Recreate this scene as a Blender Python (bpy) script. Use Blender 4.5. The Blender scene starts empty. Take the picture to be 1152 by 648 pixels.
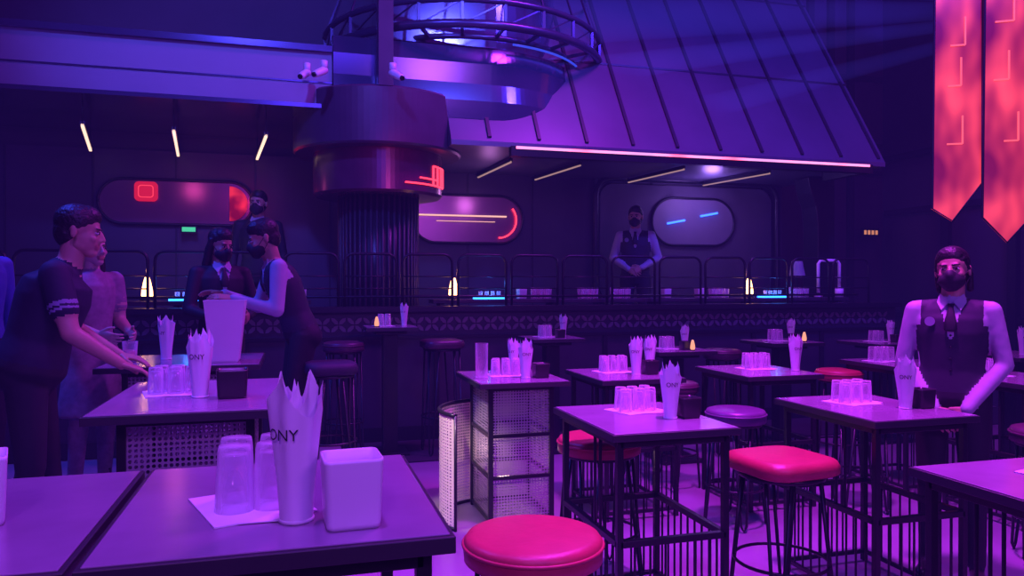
import bpy, math, random
from mathutils import Vector, Matrix, kdtree
random.seed(4)
S=bpy.context.scene
S.view_settings.view_transform='Standard'
COL=S.collection
YAW=math.radians(16.02)
cy,sy=math.cos(YAW),math.sin(YAW)
def C(x,d,z=0.0):            # helper: lateral/depth survey coords -> room coords
    return Vector((cy*x+sy*d,-sy*x+cy*d,z))
RZ=0.25                      # raised tier on the left

# ------------------------------------------------------------------ materials
def mat(name,col,rough=.5,metal=0.0,emit=None,es=0.0,noise=.15,nscale=8.0,bump=0.0,coat=0.0,bscale=None):
    m=bpy.data.materials.new(name); m.use_nodes=True
    nt=m.node_tree; b=nt.nodes['Principled BSDF']
    tc=nt.nodes.new('ShaderNodeTexCoord'); n=nt.nodes.new('ShaderNodeTexNoise')
    n.inputs['Scale'].default_value=nscale; n.inputs['Detail'].default_value=4
    nt.links.new(tc.outputs['Object'],n.inputs['Vector'])
    mx=nt.nodes.new('ShaderNodeMix'); mx.data_type='RGBA'
    mx.inputs[6].default_value=(*[c*(1-noise) for c in col],1)
    mx.inputs[7].default_value=(*[min(1,c*(1+noise)) for c in col],1)
    nt.links.new(n.outputs['Fac'],mx.inputs[0]); nt.links.new(mx.outputs[2],b.inputs['Base Color'])
    b.inputs['Roughness'].default_value=rough; b.inputs['Metallic'].default_value=metal
    b.inputs['Coat Weight'].default_value=coat; b.inputs['Coat Roughness'].default_value=.15
    if emit: b.inputs['Emission Color'].default_value=(*emit,1); b.inputs['Emission Strength'].default_value=es
    if bump:
        n2=nt.nodes.new('ShaderNodeTexNoise'); n2.inputs['Scale'].default_value=bscale or nscale*4
        nt.links.new(tc.outputs['Object'],n2.inputs['Vector'])
        bp=nt.nodes.new('ShaderNodeBump'); bp.inputs['Strength'].default_value=bump; bp.inputs['Distance'].default_value=.02
        nt.links.new(n2.outputs['Fac'],bp.inputs['Height']); nt.links.new(bp.outputs[0],b.inputs['Normal'])
    return m
def glassmat(name,tint=(1,1,1),body=.12):
    m=bpy.data.materials.new(name); m.use_nodes=True; nt=m.node_tree
    b=nt.nodes['Principled BSDF']; b.inputs['Base Color'].default_value=(*tint,1); b.inputs['Roughness'].default_value=.08
    b.inputs['Specular IOR Level'].default_value=1.0
    tr=nt.nodes.new('ShaderNodeBsdfTransparent'); tr.inputs[0].default_value=(.95,.93,.97,1)
    lw=nt.nodes.new('ShaderNodeLayerWeight'); lw.inputs[0].default_value=.35
    mr=nt.nodes.new('ShaderNodeMapRange'); mr.inputs[3].default_value=body; mr.inputs[4].default_value=.85
    nt.links.new(lw.outputs['Facing'],mr.inputs[0])
    mx=nt.nodes.new('ShaderNodeMixShader'); nt.links.new(mr.outputs[0],mx.inputs[0])
    nt.links.new(tr.outputs[0],mx.inputs[1]); nt.links.new(b.outputs[0],mx.inputs[2])
    nt.links.new(mx.outputs[0],nt.nodes['Material Output'].inputs[0]); return m
def perfmat(name,col,scale=40,thr=.42):
    m=bpy.data.materials.new(name); m.use_nodes=True; nt=m.node_tree
    b=nt.nodes['Principled BSDF']; b.inputs['Base Color'].default_value=(*col,1); b.inputs['Roughness'].default_value=.4; b.inputs['Metallic'].default_value=.3
    tc=nt.nodes.new('ShaderNodeTexCoord'); sep=nt.nodes.new('ShaderNodeSeparateXYZ'); nt.links.new(tc.outputs['Object'],sep.inputs[0])
    ad=nt.nodes.new('ShaderNodeMath'); ad.operation='ADD'; nt.links.new(sep.outputs[0],ad.inputs[0]); nt.links.new(sep.outputs[1],ad.inputs[1])
    def sn(src,k):
        a=nt.nodes.new('ShaderNodeMath'); a.operation='MULTIPLY'; a.inputs[1].default_value=k; nt.links.new(src,a.inputs[0])
        s=nt.nodes.new('ShaderNodeMath'); s.operation='SINE'; nt.links.new(a.outputs[0],s.inputs[0]); return s.outputs[0]
    p=nt.nodes.new('ShaderNodeMath'); p.operation='MULTIPLY'
    nt.links.new(sn(ad.outputs[0],scale*3.14),p.inputs[0]); nt.links.new(sn(sep.outputs[2],scale*3.14),p.inputs[1])
    ab=nt.nodes.new('ShaderNodeMath'); ab.operation='ABSOLUTE'; nt.links.new(p.outputs[0],ab.inputs[0])
    g=nt.nodes.new('ShaderNodeMath'); g.operation='GREATER_THAN'; g.inputs[1].default_value=thr; nt.links.new(ab.outputs[0],g.inputs[0])
    tr=nt.nodes.new('ShaderNodeBsdfTransparent'); mx=nt.nodes.new('ShaderNodeMixShader')
    nt.links.new(g.outputs[0],mx.inputs[0]); nt.links.new(b.outputs[0],mx.inputs[1]); nt.links.new(tr.outputs[0],mx.inputs[2])
    nt.links.new(mx.outputs[0],nt.nodes['Material Output'].inputs[0]); return m
def emitpat(name,c1,c2,s1,s2,scale=(1,1,1),nsc=3.0,lo=.42,hi=.62):
    m=bpy.data.materials.new(name); m.use_nodes=True; nt=m.node_tree
    b=nt.nodes['Principled BSDF']; b.inputs['Base Color'].default_value=(.03,.01,.02,1); b.inputs['Roughness'].default_value=.3
    tc=nt.nodes.new('ShaderNodeTexCoord'); mp=nt.nodes.new('ShaderNodeMapping'); mp.inputs['Scale'].default_value=scale
    nt.links.new(tc.outputs['Object'],mp.inputs[0]); n=nt.nodes.new('ShaderNodeTexNoise'); n.inputs['Scale'].default_value=nsc
    nt.links.new(mp.outputs[0],n.inputs['Vector']); r=nt.nodes.new('ShaderNodeMapRange'); r.inputs[1].default_value=lo; r.inputs[2].default_value=hi
    nt.links.new(n.outputs['Fac'],r.inputs[0]); mx=nt.nodes.new('ShaderNodeMix'); mx.data_type='RGBA'
    mx.inputs[6].default_value=(*c1,1); mx.inputs[7].default_value=(*c2,1); nt.links.new(r.outputs[0],mx.inputs[0])
    nt.links.new(mx.outputs[2],b.inputs['Emission Color'])
    r2=nt.nodes.new('ShaderNodeMapRange'); r2.inputs[3].default_value=s1; r2.inputs[4].default_value=s2
    nt.links.new(r.outputs[0],r2.inputs[0]); nt.links.new(r2.outputs[0],b.inputs['Emission Strength']); return m
def volmat(name,col,st):
    m=bpy.data.materials.new(name); m.use_nodes=True; nt=m.node_tree
    nt.nodes.remove(nt.nodes['Principled BSDF']); e=nt.nodes.new('ShaderNodeEmission')
    e.inputs[0].default_value=(*col,1); e.inputs[1].default_value=st
    nt.links.new(e.outputs[0],nt.nodes['Material Output'].inputs['Volume']); return m

M_floor=mat('polished_concrete',(.25,.20,.30),.28,noise=.45,nscale=1.5,bump=.05)
M_dfloor=mat('dark_floor',(.02,.018,.03),.9)
M_wall=mat('dark_wall',(.045,.04,.07),.6,noise=.3,nscale=2)
M_wallp=mat('violet_wall',(.05,.04,.075),.5,noise=.3,nscale=2)
M_wallA=mat('alcove_wall',(.20,.17,.27),.5,noise=.25,nscale=2)
M_roof=mat('dark_metal_cladding',(.11,.11,.16),.42,.3,noise=.25,nscale=1.5)
M_seam=mat('cladding_seam',(.03,.03,.045),.4,.3)
M_fasc=mat('painted_fascia',(.26,.27,.38),.5,noise=.2,nscale=1.2)
M_gloss=mat('lacquered_metal',(.13,.14,.27),.17,.7,noise=.2,nscale=2,coat=.5)
M_trussm=mat('truss_metal',(.07,.07,.14),.3,.6)
M_black=mat('black_steel',(.020,.020,.026),.35,.4)
M_counter=mat('counter_dark',(.035,.028,.045),.45,noise=.3,nscale=5)
M_drum=mat('drum_leather',(.07,.038,.075),.4,noise=.25,nscale=5)
M_lat=mat('lattice_metal',(.22,.16,.2),.4,.3)
M_top=mat('table_laminate',(.27,.20,.31),.22,noise=.25,nscale=5,bump=.02,coat=.3)
M_edge=mat('table_edge',(.03,.028,.038),.4)
M_seat=mat('red_vinyl',(.42,.04,.07),.42,noise=.15,nscale=14,bump=.05)
M_seatd=mat('dark_vinyl',(.08,.028,.06),.4)
M_paper=mat('white_paper',(.80,.78,.88),.7,noise=.05)
M_plast=mat('white_plastic',(.78,.76,.86),.35,noise=.04)
M_bplast=mat('black_plastic',(.022,.018,.026),.35)
M_ink=mat('black_ink',(.02,.02,.03),.6)
M_glass=glassmat('clear_glass',(.95,.9,1),.13)
M_perf=perfmat('perforated_metal',(.36,.32,.40),52,.5)
M_skin=mat('skin',(.46,.27,.20),.5,noise=.06)
M_skinl=mat('skin_fair',(.58,.38,.32),.5,noise=.06)
M_shirt=mat('white_shirt',(.42,.41,.52),.7,noise=.06,nscale=20,bump=.3,bscale=9)
M_vest=mat('dark_vest',(.022,.02,.042),.7,bump=.2,bscale=9)
M_suit=mat('black_suit',(.012,.012,.02),.7)
M_trous=mat('black_trousers',(.012,.012,.02),.75)
M_polo=mat('navy_polo',(.010,.012,.032),.75,bump=.25,bscale=9)
M_stripe=mat('grey_stripe',(.24,.25,.36),.7)
M_dress=mat('pale_dress',(.30,.20,.28),.7,noise=.4,nscale=25)
M_bluesh=mat('blue_shirt',(.05,.10,.4),.7)
M_shoe=mat('black_leather',(.02,.02,.02),.3)
M_hair=mat('black_hair',(.012,.010,.013),.5,noise=.4,nscale=40,bump=.4,bscale=60)
M_mask=mat('black_mask',(.014,.014,.022),.7)
M_eyew=mat('eye_white',(.55,.5,.55),.3)
M_iris=mat('iris',(.02,.01,.008),.2)
M_lip=mat('lips',(.38,.14,.13),.4)
def E(n,c,s): return mat(n,(.02,.02,.02),.4,emit=c,es=s,noise=0)
M_warm=E('warm_lamp',(1,.42,.16),7)
M_strip=E('strip_tube',(1,.62,.45),1.5)
M_strip2=E('strip_tube_dim',(1,.55,.5),.38)
M_rrefl=E('red_reflect_glow',(1,.03,.06),3)  # emission for the red reflections on drum and mirror
M_oneon=E('amber_neon',(1,.50,.42),1.1)
M_bneon=E('blue_neon',(.03,.12,1),4)
M_bdim=E('blue_rim_sheen',(.04,.08,1),.8)
M_green=E('exit_green',(.1,1,.5),.6)
M_orange=E('exit_orange',(1,.35,.15),.6)

# ------------------------------------------------------------------ mesh builder
class MB:
    def __init__(s): s.v=[];s.f=[];s.m=[];s.sm=[]
    def add(s,v,f,m=0,smooth=False):
        o=len(s.v); s.v+=[Vector(p) for p in v]
        for q in f: s.f.append(tuple(i+o for i in q)); s.m.append(m); s.sm.append(smooth)
    def box(s,c,sz,m=0,rz=0.0,rx=0.0):
        x,y,z=[k/2 for k in sz]; R=Matrix.Rotation(rz,3,'Z')@Matrix.Rotation(rx,3,'X')
        v=[Vector(c)+R@Vector((i*x,j*y,k*z)) for k in(-1,1) for j in(-1,1) for i in(-1,1)]
        s.add(v,[(0,2,3,1),(4,5,7,6),(0,1,5,4),(2,6,7,3),(0,4,6,2),(1,3,7,5)],m)
    def loft(s,rings,m=0,n=20,smooth=True,cap=True,labels=None):
        vs=[];fs=[]
        for (c,ax,ay,rx,ry) in rings:
            for i in range(n):
                t=2*math.pi*i/n; vs.append(c+ax*(rx*math.cos(t))+ay*(ry*math.sin(t)))
        for k in range(len(rings)-1):
            for i in range(n):
                j=(i+1)%n; fs.append((k*n+i,k*n+j,(k+1)*n+j,(k+1)*n+i))
        s.add(vs,fs,m,smooth)
        if cap:
            o=len(s.v)-len(vs); L=(len(rings)-1)*n
            s.f.append(tuple(o+i for i in reversed(range(n)))); s.m.append(m); s.sm.append(False)
            s.f.append(tuple(o+i for i in range(L,L+n))); s.m.append(m); s.sm.append(False)
    def lathe(s,c,prof,m=0,n=24,smooth=True,cap=True):
        c=Vector(c); X=Vector((1,0,0));Y=Vector((0,1,0))
        s.loft([(c+Vector((0,0,z)),X,Y,max(r,1e-4),max(r,1e-4)) for r,z in prof],m,n,smooth,cap)
    def cyl(s,a,b,r,m=0,n=8,r2=None,smooth=True):
        a=Vector(a);b=Vector(b);d=(b-a).normalized(); X=d.orthogonal().normalized();Y=d.cross(X)
        s.loft([(a,X,Y,r,r),(b,X,Y,r2 or r,r2 or r)],m,n,smooth)
    def bar(s,a,b,t,m=0):
        a=Vector(a);b=Vector(b);d=(b-a).normalized()
        X=Vector((0,0,1)).cross(d)
        X=Vector((1,0,0)) if X.length<1e-3 else X.normalized()
        Y=d.cross(X); h=t/2; vs=[]
        for p in(a,b):
            for i,j in((-1,-1),(1,-1),(1,1),(-1,1)): vs.append(p+X*i*h+Y*j*h)
        s.add(vs,[(0,3,2,1),(4,5,6,7),(0,1,5,4),(1,2,6,5),(2,3,7,6),(3,0,4,7)],m)
    def tube(s,path,r,m=0,n=7,closed=False):
        P=[Vector(p) for p in path]; N=len(P); rings=[]; X=None
        for i in range(N):
            if closed: d=(P[(i+1)%N]-P[i-1])
            else: d=P[min(i+1,N-1)]-P[max(i-1,0)]
            d.normalize()
            X=d.orthogonal().normalized() if X is None else (X-d*X.dot(d)).normalized()
            rings.append((P[i],X,d.cross(X),r,r))
        if closed: rings.append(rings[0])
        s.loft(rings,m,n,True,not closed)
    def capsule(s,a,b,r1,r2,m=0,n=16,sub=5,fl=None,flat=1.0):
        a=Vector(a);b=Vector(b);d=(b-a)
        L=d.length; d=d/L if L>1e-6 else Vector((0,0,1))
        if fl is not None:
            Y=(fl-d*fl.dot(d)).normalized(); X=Y.cross(d)
        else: X=d.orthogonal().normalized();Y=d.cross(X)
        R=[]
        for g in(-88,-60,-35,-12):
            g=math.radians(g); R.append((a+d*r1*math.sin(g),X,Y,r1*math.cos(g),r1*math.cos(g)*flat))
        for k in range(1,sub):
            u=k/sub; r=r1+(r2-r1)*u; R.append((a+d*L*u,X,Y,r,r*flat))
        for g in(12,35,60,88):
            g=math.radians(g); R.append((b+d*r2*math.sin(g),X,Y,r2*math.cos(g),r2*math.cos(g)*flat))
        s.loft(R,m,n)
    def ell(s,c,r,m=0,n=20,k=12):
        c=Vector(c);X=Vector((1,0,0));Y=Vector((0,1,0)); R=[]
        for i in range(k+1):
            g=math.radians(-88+176*i/k); R.append((c+Vector((0,0,r[2]*math.sin(g))),X,Y,r[0]*math.cos(g),r[1]*math.cos(g)))
        s.loft(R,m,n)
    def prism(s,poly,axis,a0,a1,m=0):
        n=len(poly); vs=[]
        for a in(a0,a1):
            for p in poly:
                if axis=='x': vs.append((a,p[0],p[1]))
                elif axis=='z': vs.append((p[0],p[1],a))
                else: vs.append((p[0],a,p[1]))
        fs=[tuple(range(n)),tuple(reversed(range(n,2*n)))]+[(i,(i+1)%n,n+(i+1)%n,n+i) for i in range(n)]
        s.add(vs,fs,m)
    def mesh(s,name,mats):
        me=bpy.data.meshes.new(name); me.from_pydata([tuple(v) for v in s.v],[],s.f)
        for m in mats: me.materials.append(m)
        me.polygons.foreach_set('material_index',s.m); me.polygons.foreach_set('use_smooth',s.sm)
        import bmesh
        bm=bmesh.new(); bm.from_mesh(me); bmesh.ops.recalc_face_normals(bm,faces=bm.faces); bm.to_mesh(me); bm.free()
        return me
    def obj(s,name,mats,loc=(0,0,0),rz=0,bevel=0,parent=None):
        return place(name,s.mesh(name,mats),loc,rz,bevel,parent)
def place(name,me,loc=(0,0,0),rz=0,bevel=0,parent=None):
    o=bpy.data.objects.new(name,me); COL.objects.link(o); o.location=loc; o.rotation_euler=(0,0,rz)
    if bevel:
        b=o.modifiers.new('b','BEVEL'); b.width=bevel; b.segments=2; b.limit_method='ANGLE'; b.angle_limit=.7
    if parent: o.parent=parent
    return o
X3,Y3,Z3=Vector((1,0,0)),Vector((0,1,0)),Vector((0,0,1))

# ------------------------------------------------------------------ room shell
b=MB(); b.box((1.75,2.75,-.05),(13.7,14.7,.1)); b.obj('floor',[M_floor])
b=MB(); b.box((-2.325,1.1,RZ/2),(5.35,10.2,RZ)); b.obj('floor_raised_tier',[M_floor],bevel=.01)
b=MB(); b.box((3.5,6.95,.006),(9.9,.9,.012)); b.obj('floor_dark_strip',[M_dfloor])  # dark strip put in for the darkness along the counter front
b=MB(); b.box((1.75,9.5,4.0),(13.5,.2,8.0)); b.obj('wall_back',[M_wall])
b=MB(); b.box((8.6,2.75,4.0),(.2,13.3,8.0)); b.obj('wall_right',[M_wall])
b=MB(); b.box((-5.1,2.75,4.0),(.2,13.3,8.0)); b.obj('wall_left',[M_wall])
b=MB(); b.box((1.75,-4.1,4.0),(13.5,.2,8.0)); b.obj('wall_front',[M_wall])
b=MB(); b.box((1.75,2.75,8.05),(13.7,14.7,.1)); b.obj('ceiling',[M_wall])
b=MB()
for a in(7.2,7.55,7.9): b.box((a,9.37,4),(.1,.06,7.9))
for z in(3.2,3.6,4.6): b.box((7.75,9.37,z),(1.4,.05,.07))
b.obj('trim_1',[M_seam])
b=MB()
for w in(4.2,5.2,6.2,7.2,8.2): b.box((8.46,w,4),(.08,.12,7.9))
for z in(1.1,2.6,3.4): b.box((8.47,5.8,z),(.06,7,.08))
b.obj('trim_2',[M_seam])

# sloping roof cladding over the bar
RB=2.99
def roofz(w): return RB+(w-7.42)*1.6
b=MB(); b.prism([(7.42,RB),(7.42,RB-.05),(9.39,RB-.05),(9.39,roofz(9.39))],'x',1.5,6.75,0)
for i in range(10):
    a=1.9+i*.53
    p0=Vector((a,7.44,roofz(7.44)+.01)); p1=Vector((a,9.38,roofz(9.38)+.01)); b.bar(p0,p1,.035,1)
for w in(8.1,8.9):
    b.bar((1.5,w,roofz(w)+.005),(6.75,w,roofz(w)+.005),.022,1)
b.obj('roof_cladding',[M_roof,M_seam])
b=MB(); b.box((4.2,9.33,7.05),(5.2,.12,1.88),0)
for i in range(10): b.box((1.9+i*.53,9.26,7.05),(.035,.03,1.88),1)
b.obj('wall_cladding_upper',[M_roof,M_seam])
M_led=emitpat('led_edge',(1,.35,.85),(1,.05,.12),1.2,3.2,(1,1,1),1.6,.4,.6)
b=MB(); b.box((4.3,7.38,2.89),(4.4,.09,.10),0); b.box((4.3,7.335,2.925),(4.3,.02,.026),1)
b.box((6.42,7.7,2.89),(.1,.7,.10),0)
b.obj('canopy_edge',[M_black,M_led])
# mezzanine
def stadium(a0,a1,w0,r,n=28):
    p=[(a0,w0-r)]
    for i in range(n+1):
        t=-math.pi/2+math.pi*i/n; p.append((a1+r*math.cos(t),w0+r*math.sin(t)))
    p.append((a0,w0+r)); return p
PC=(1.95,8.9)
b=MB()
b.prism([(-4.95,7.6),(.35,7.6),(.35,9.38),(-4.95,9.38)],'z',3.28,3.82,0)
for z0_,z1_,o_ in((3.80,3.86,.05),(3.25,3.29,.05),(3.5,3.515,.01)):
    b.prism([(-4.95,7.6-o_),(.35,7.6-o_),(.35,9.37),(-4.95,9.37)],'z',z0_,z1_,1)
b.obj('mezzanine_balcony',[M_fasc,M_gloss])
b=MB()
n=48; rows=((1.22,3.20),(1.33,3.24),(1.36,3.42),(1.33,3.60),(1.36,3.80),(1.30,3.98),(1.05,4.05)); v=[];f=[]
for r,z in rows:
    v.append((.36,PC[1]-r,z))
    for i in range(n+1):
        t=-math.pi/2+math.pi*i/n*.62; v.append((PC[0]+r*math.cos(t),min(PC[1]+r*math.sin(t),9.37),z))
    v.append((PC[0]+.3,9.37,z)); v.append((.36,9.37,z))
N=n+4
for k in range(len(rows)-1):
    for i in range(N): j=(i+1)%N; f.append((k*N+i,k*N+j,(k+1)*N+j,(k+1)*N+i))
f.append(tuple(range(N))); f.append(tuple(range((len(rows)-1)*N,len(rows)*N)))
b.add(v,f,0,False); b.obj('balcony_drum_end',[M_gloss])
def arc(r,z,n=40,t0=-math.pi,t1=.2*math.pi):
    return [(PC[0]+r*math.cos(t0+(t1-t0)*i/n),PC[1]+r*math.sin(t0+(t1-t0)*i/n),z) for i in range(n+1)]
def clipw(p): return [(x,min(y,9.3),z) for x,y,z in p]
b=MB()
for z,r,t in((4.12,1.62,.045),(4.36,1.62,.032),(4.85,1.45,.022),(4.1,1.30,.03)):
    b.tube(clipw(arc(r,z)),t,0)
A0=arc(1.62,4.12,14);A1=arc(1.62,4.36,14);A2=arc(1.45,4.85,14);A3=arc(1.30,4.1,14)
for i in range(len(A0)):
    q=[clipw([k[i]])[0] for k in(A0,A1,A2,A3)]
    b.bar(q[0],q[1],.03,0); b.bar(q[1],q[2],.018,0); b.bar(q[0],q[3],.03,0)
    if i<14:
        q2=[clipw([k[i+1]])[0] for k in(A0,A1)]; b.bar(q[0],q2[1],.014,0)
b.obj('lighting_truss_ring',[M_trussm])
b=MB(); st3=[(p[0],min(p[1],9.3)) for p in stadium(.9,PC[0],PC[1],1.08)]
b.prism(st3,'z',4.06,5.4,0)
b.obj('lighting_drum',[M_gloss])
b=MB(); b.tube(clipw(arc(1.40,4.02,30,-.45*math.pi,.0)),.012,0); b.obj('blue_rim_glow',[M_bdim])  # blue highlight on the glossy drum rim, made as a glowing tube

# column with drums
cc=C(-1.43,8.1); ca,cw=cc.x,cc.y
b=MB(); b.lathe((ca,cw,0),[(.40,.66),(.40,2.5)],0,48)
for i in range(44):
    t=2*math.pi*i/44; p=Vector((ca+.415*math.cos(t),cw+.415*math.sin(t),0)); b.cyl(p+Z3*.66,p+Z3*2.5,.014,1,6)
b.lathe((ca,cw,0),[(.65,2.46),(.68,2.485),(.68,2.9)],2,96,False)
b.lathe((ca,cw,0),[(.86,2.9),(.88,2.92),(.88,3.44),(.86,3.46)],3,96,False)
b.box((ca-.02,cw-.78,3.9),(.14,.2,.9),3)
b.obj('ribbed_column',[M_black,M_counter,mat('drum_lacquer',(.12,.035,.08),.25,.2,noise=.2),M_drum])
b=MB()
def drumpt(t,z,r=.69): return (ca+r*math.cos(t),cw+r*math.sin(t),z)
def darc(t0,t1,z): b.tube([drumpt(t0+(t1-t0)*i/8,z) for i in range(9)],.009,0)
t0=math.radians(-62)
darc(t0-.2,t0+.75,2.56); darc(t0+.35,t0+.75,2.76); darc(t0+.05,t0+.5,2.62)
for t in(.35,.48,.62,.75): b.cyl(drumpt(t0+t,2.56),drumpt(t0+t,2.76),.011,0,6)
b.obj('red_reflect_bars',[M_rrefl])  # red reflections on the drum, modelled as glowing tubes
b=MB(); b.cyl((0,0,.1),(0,0,.03),.03,0,12); b.capsule((0,0,.02),(.0,-.09,-.03),.035,.03,0); b.cyl((0,-.09,-.03),(0,-.125,-.048),.02,1,12)
cm=b.mesh('security_camera',[M_plast,M_black])
for x,d,z,r in((-1.92,7.08,3.50,-.5),(-1.74,7.0,3.50,-.8),(-1.10,6.98,3.47,.6)):
    o=place('security_camera',cm,C(x,d,z),r); o.scale=(1.1,1.1,1.1)

# back wall features of the bar
b=MB(); b.box((1.75,9.36,1.9),(9.9,.07,2.3),0)
for i in range(12): b.box((-3+i*.85,9.32,1.9),(.02,.02,2.3),1)
b.obj('wall_bar_back',[M_wallp,M_seam])
def capsule_poly(w,h,n=14,rr=None):
    r=h/2 if rr is None else rr; p=[]
    for cx,cz,s0 in((w/2-r,h/2-r,0),(-w/2+r,h/2-r,90),(-w/2+r,-h/2+r,180),(w/2-r,-h/2+r,270)):
        for i in range(n+1):
            t=math.radians(s0+90*i/n); p.append((cx+r*math.cos(t),cz+r*math.sin(t)))
    return p
def right_end(P,x0,zmax=9):
    q=len(P)//4; R=[p for p in P[3*q:]+P[:q] if p[0]>x0 and p[1]<zmax]; return R
M_mir=mat('tinted_mirror',(.30,.15,.26),.25,.6,noise=.3,nscale=1.5)
def capwin(name,a,z,w,h,m):
    b=MB(); P=capsule_poly(w,h); b.prism(P,'y',-.02,.0,0)
    b.tube([(x,-.02,zz) for x,zz in P],.018,1,closed=True)
    return b.obj(name,[m,M_black],(a,9.30,z))
capwin('window_1',-.137*9.35,2.47,1.62,.50,M_mir)
capwin('window_2',.224*9.35,2.36,1.42,.60,M_mir)
capwin('window_3',.559*9.35,2.39,1.25,.64,M_wallA)
b=MB(); P=capsule_poly(.24,.22,6,.05); b.prism(P,'y',-.02,0,0); b.tube([(x,-.03,z) for x,z in capsule_poly(.15,.13,6,.03)],.005,1,closed=True)
b.obj('red_reflect_patch',[E('red_soft',(1,.015,.04),.6),E('red_soft2',(1,.05,.08),1.2)],(-.172*9.3,9.26,2.58))  # red reflection in the window, put in as a glowing patch
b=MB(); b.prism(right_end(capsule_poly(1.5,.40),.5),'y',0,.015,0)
b.obj('red_reflect_end',[emitpat('red_reflect',(.5,.0,.02),(1,.03,.04),.35,.8,(1,1,1),4)],(-.137*9.3,9.255,2.47))  # red reflection at the window's right end, painted as emission
b=MB(); b.tube([(x,0,z) for x,z in right_end(capsule_poly(1.26,.46),.25,.16)],.010,0); b.obj('red_reflect_arc',[M_rrefl],(.224*9.3,9.25,2.36))  # curved red reflection in the mirror, made as a glowing tube
b=MB(); b.cyl((-.62,0,0),(.5,0,.0),.010,0); b.cyl((-.4,0,-.07),(.35,0,-.07),.004,0); b.obj('amber_neon_tube',[M_oneon],(.224*9.3,9.25,2.40))
b=MB(); b.cyl((-.38,0,-.03),(-.12,0,.02),.013,0); b.cyl((.12,0,.08),(.38,0,.13),.013,0); b.obj('blue_neon_tube',[M_bneon],(.559*9.3,9.20,2.39))
b=MB(); P=capsule_poly(2.75,1.7,10,.25); b.tube([(x,0,z) for x,z in P],.045,0,closed=True)
P2=capsule_poly(2.6,1.55,10,.2); b.prism(P2,'y',.03,.05,1)
b.obj('alcove_frame',[M_black,M_wallA],(.555*9.3,9.22,2.10))
bpy.data.objects['window_3'].location.y=9.245
b=MB(); b.prism([(6.35,2.92),(6.75,2.92),(6.75,.66),(6.5,.66),(6.5,2.3),(6.47,2.55),(6.4,2.72)],'y',8.3,8.6,0)
b.obj('curved_bracket_pillar',[M_black],bevel=.01)
def strip(A,Bp,m,t=.03):
    A=Vector(A);Bp=Vector(Bp); b=MB(); b.bar(A,Bp,t,0); b.bar(A+Z3*.022,Bp+Z3*.022,.04,1)
    for p in(A,Bp): b.cyl(p+Z3*.02,(p.x,p.y,3.24 if A.x<1.4 else 2.935),.006,1,6)
    b.obj('ceiling_light_strip',[m,M_black])
for A,Bq in(((-1.86,7.7,2.99),(-2.12,9.1,2.99)),((-1.1,7.75,2.99),(-1.26,9.2,2.99)),((-.27,7.75,2.99),(-.42,9.2,2.99))): strip(A,Bq,M_strip,.026)
for A,Bq in(((2.27,7.95,2.88),(2.2,9.2,2.88)),((3.08,7.95,2.88),(2.95,9.2,2.88)),((4.35,7.9,2.88),(4.2,9.1,2.88)),((5.5,7.9,2.88),(5.3,9.1,2.88))): strip(A,Bq,M_strip2,.02)
b=MB(); b.box((0,0,0),(.17,.03,.08),0); b.box((0,-.018,0),(.14,.01,.05),1); b.obj('exit_sign',[M_black,M_green],(-.125*9.2,9.2,2.16))
b=MB(); b.box((0,0,0),(.3,.04,.13),0)
for i in range(4): b.box((-.1+i*.065,-.025,0),(.035,.01,.06),1)
b.obj('exit_sign',[M_black,M_orange],(8.1,9.2,2.3))
b=MB(); b.box((0,0,0),(.34,.05,.5),0); b.box((0,-.03,0),(.27,.01,.42),1); b.obj('framed_picture',[M_black,M_wallA],(7.3,9.3,2.6))

# ------------------------------------------------------------------ bar counter, platform, railing
b=MB(); b.box((1.5,8.4,.325),(10.8,1.74,.65)); b.obj('floor_bar_platform',[M_dfloor])
A0_,A1_=-3.6,6.9; L=A1_-A0_; mid=(A0_+A1_)/2
b=MB(); b.box((mid,7.47,.64),(L,.10,1.28),0); b.box((mid,7.45,1.30),(L,.28,.05),1)
b.box((mid,7.405,1.02),(L,.03,.03),1); b.box((mid,7.405,.08),(L,.03,.14),1)
for i in range(int(L/.9)): b.box((A0_+.45+i*.9,7.41,.55),(.05,.03,.9),1)
b.obj('bar_counter',[M_counter,M_black])
b=MB()
a=A0_+.1
while a<A1_-.1:
    for sx,sz in((1,1),(-1,1),(1,-1),(-1,-1)):
        c=Vector((a+sx*.036,7.412,1.15+sz*.036)); d=Vector((sx,0,sz)).normalized(); e=Vector((-sz,0,sx)).normalized()
        P=[c+d*.045,c+d*.02+e*.018,c-d*.02+e*.018,c-d*.045,c-d*.02-e*.018,c+d*.02-e*.018]
        Q=[p+Vector((0,-.012,0)) for p in P]
        b.add(P+Q,[(0,1,2,3,4,5),(11,10,9,8,7,6)]+[(i,(i+1)%6,6+(i+1)%6,6+i) for i in range(6)],0)
    a+=.15
b.obj('lattice_screen',[M_lat])
b=MB(); a=-2.9
while a<6.4:
    w_=.5;zt=1.84;r=.09;P=[(a,7.47,1.325)]
    for cx,s0 in((a+r,180),(a+w_-r,90)):
        for i in range(7):
            t=math.radians(s0-90*i/6); P.append((cx+r*math.cos(t),7.47,zt-r+r*math.sin(t)))
    P.append((a+w_,7.47,1.325)); b.tube(P,.014,0)
    b.cyl((a,7.47,1.5),(a+w_,7.47,1.5),.007,0,6); b.cyl((a,7.47,1.62),(a+w_,7.47,1.62),.007,0,6)
    a+=.56
b.cyl((-2.9,7.47,1.42),(6.4,7.47,1.42),.012,0)
b.obj('railing',[M_black])
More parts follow.
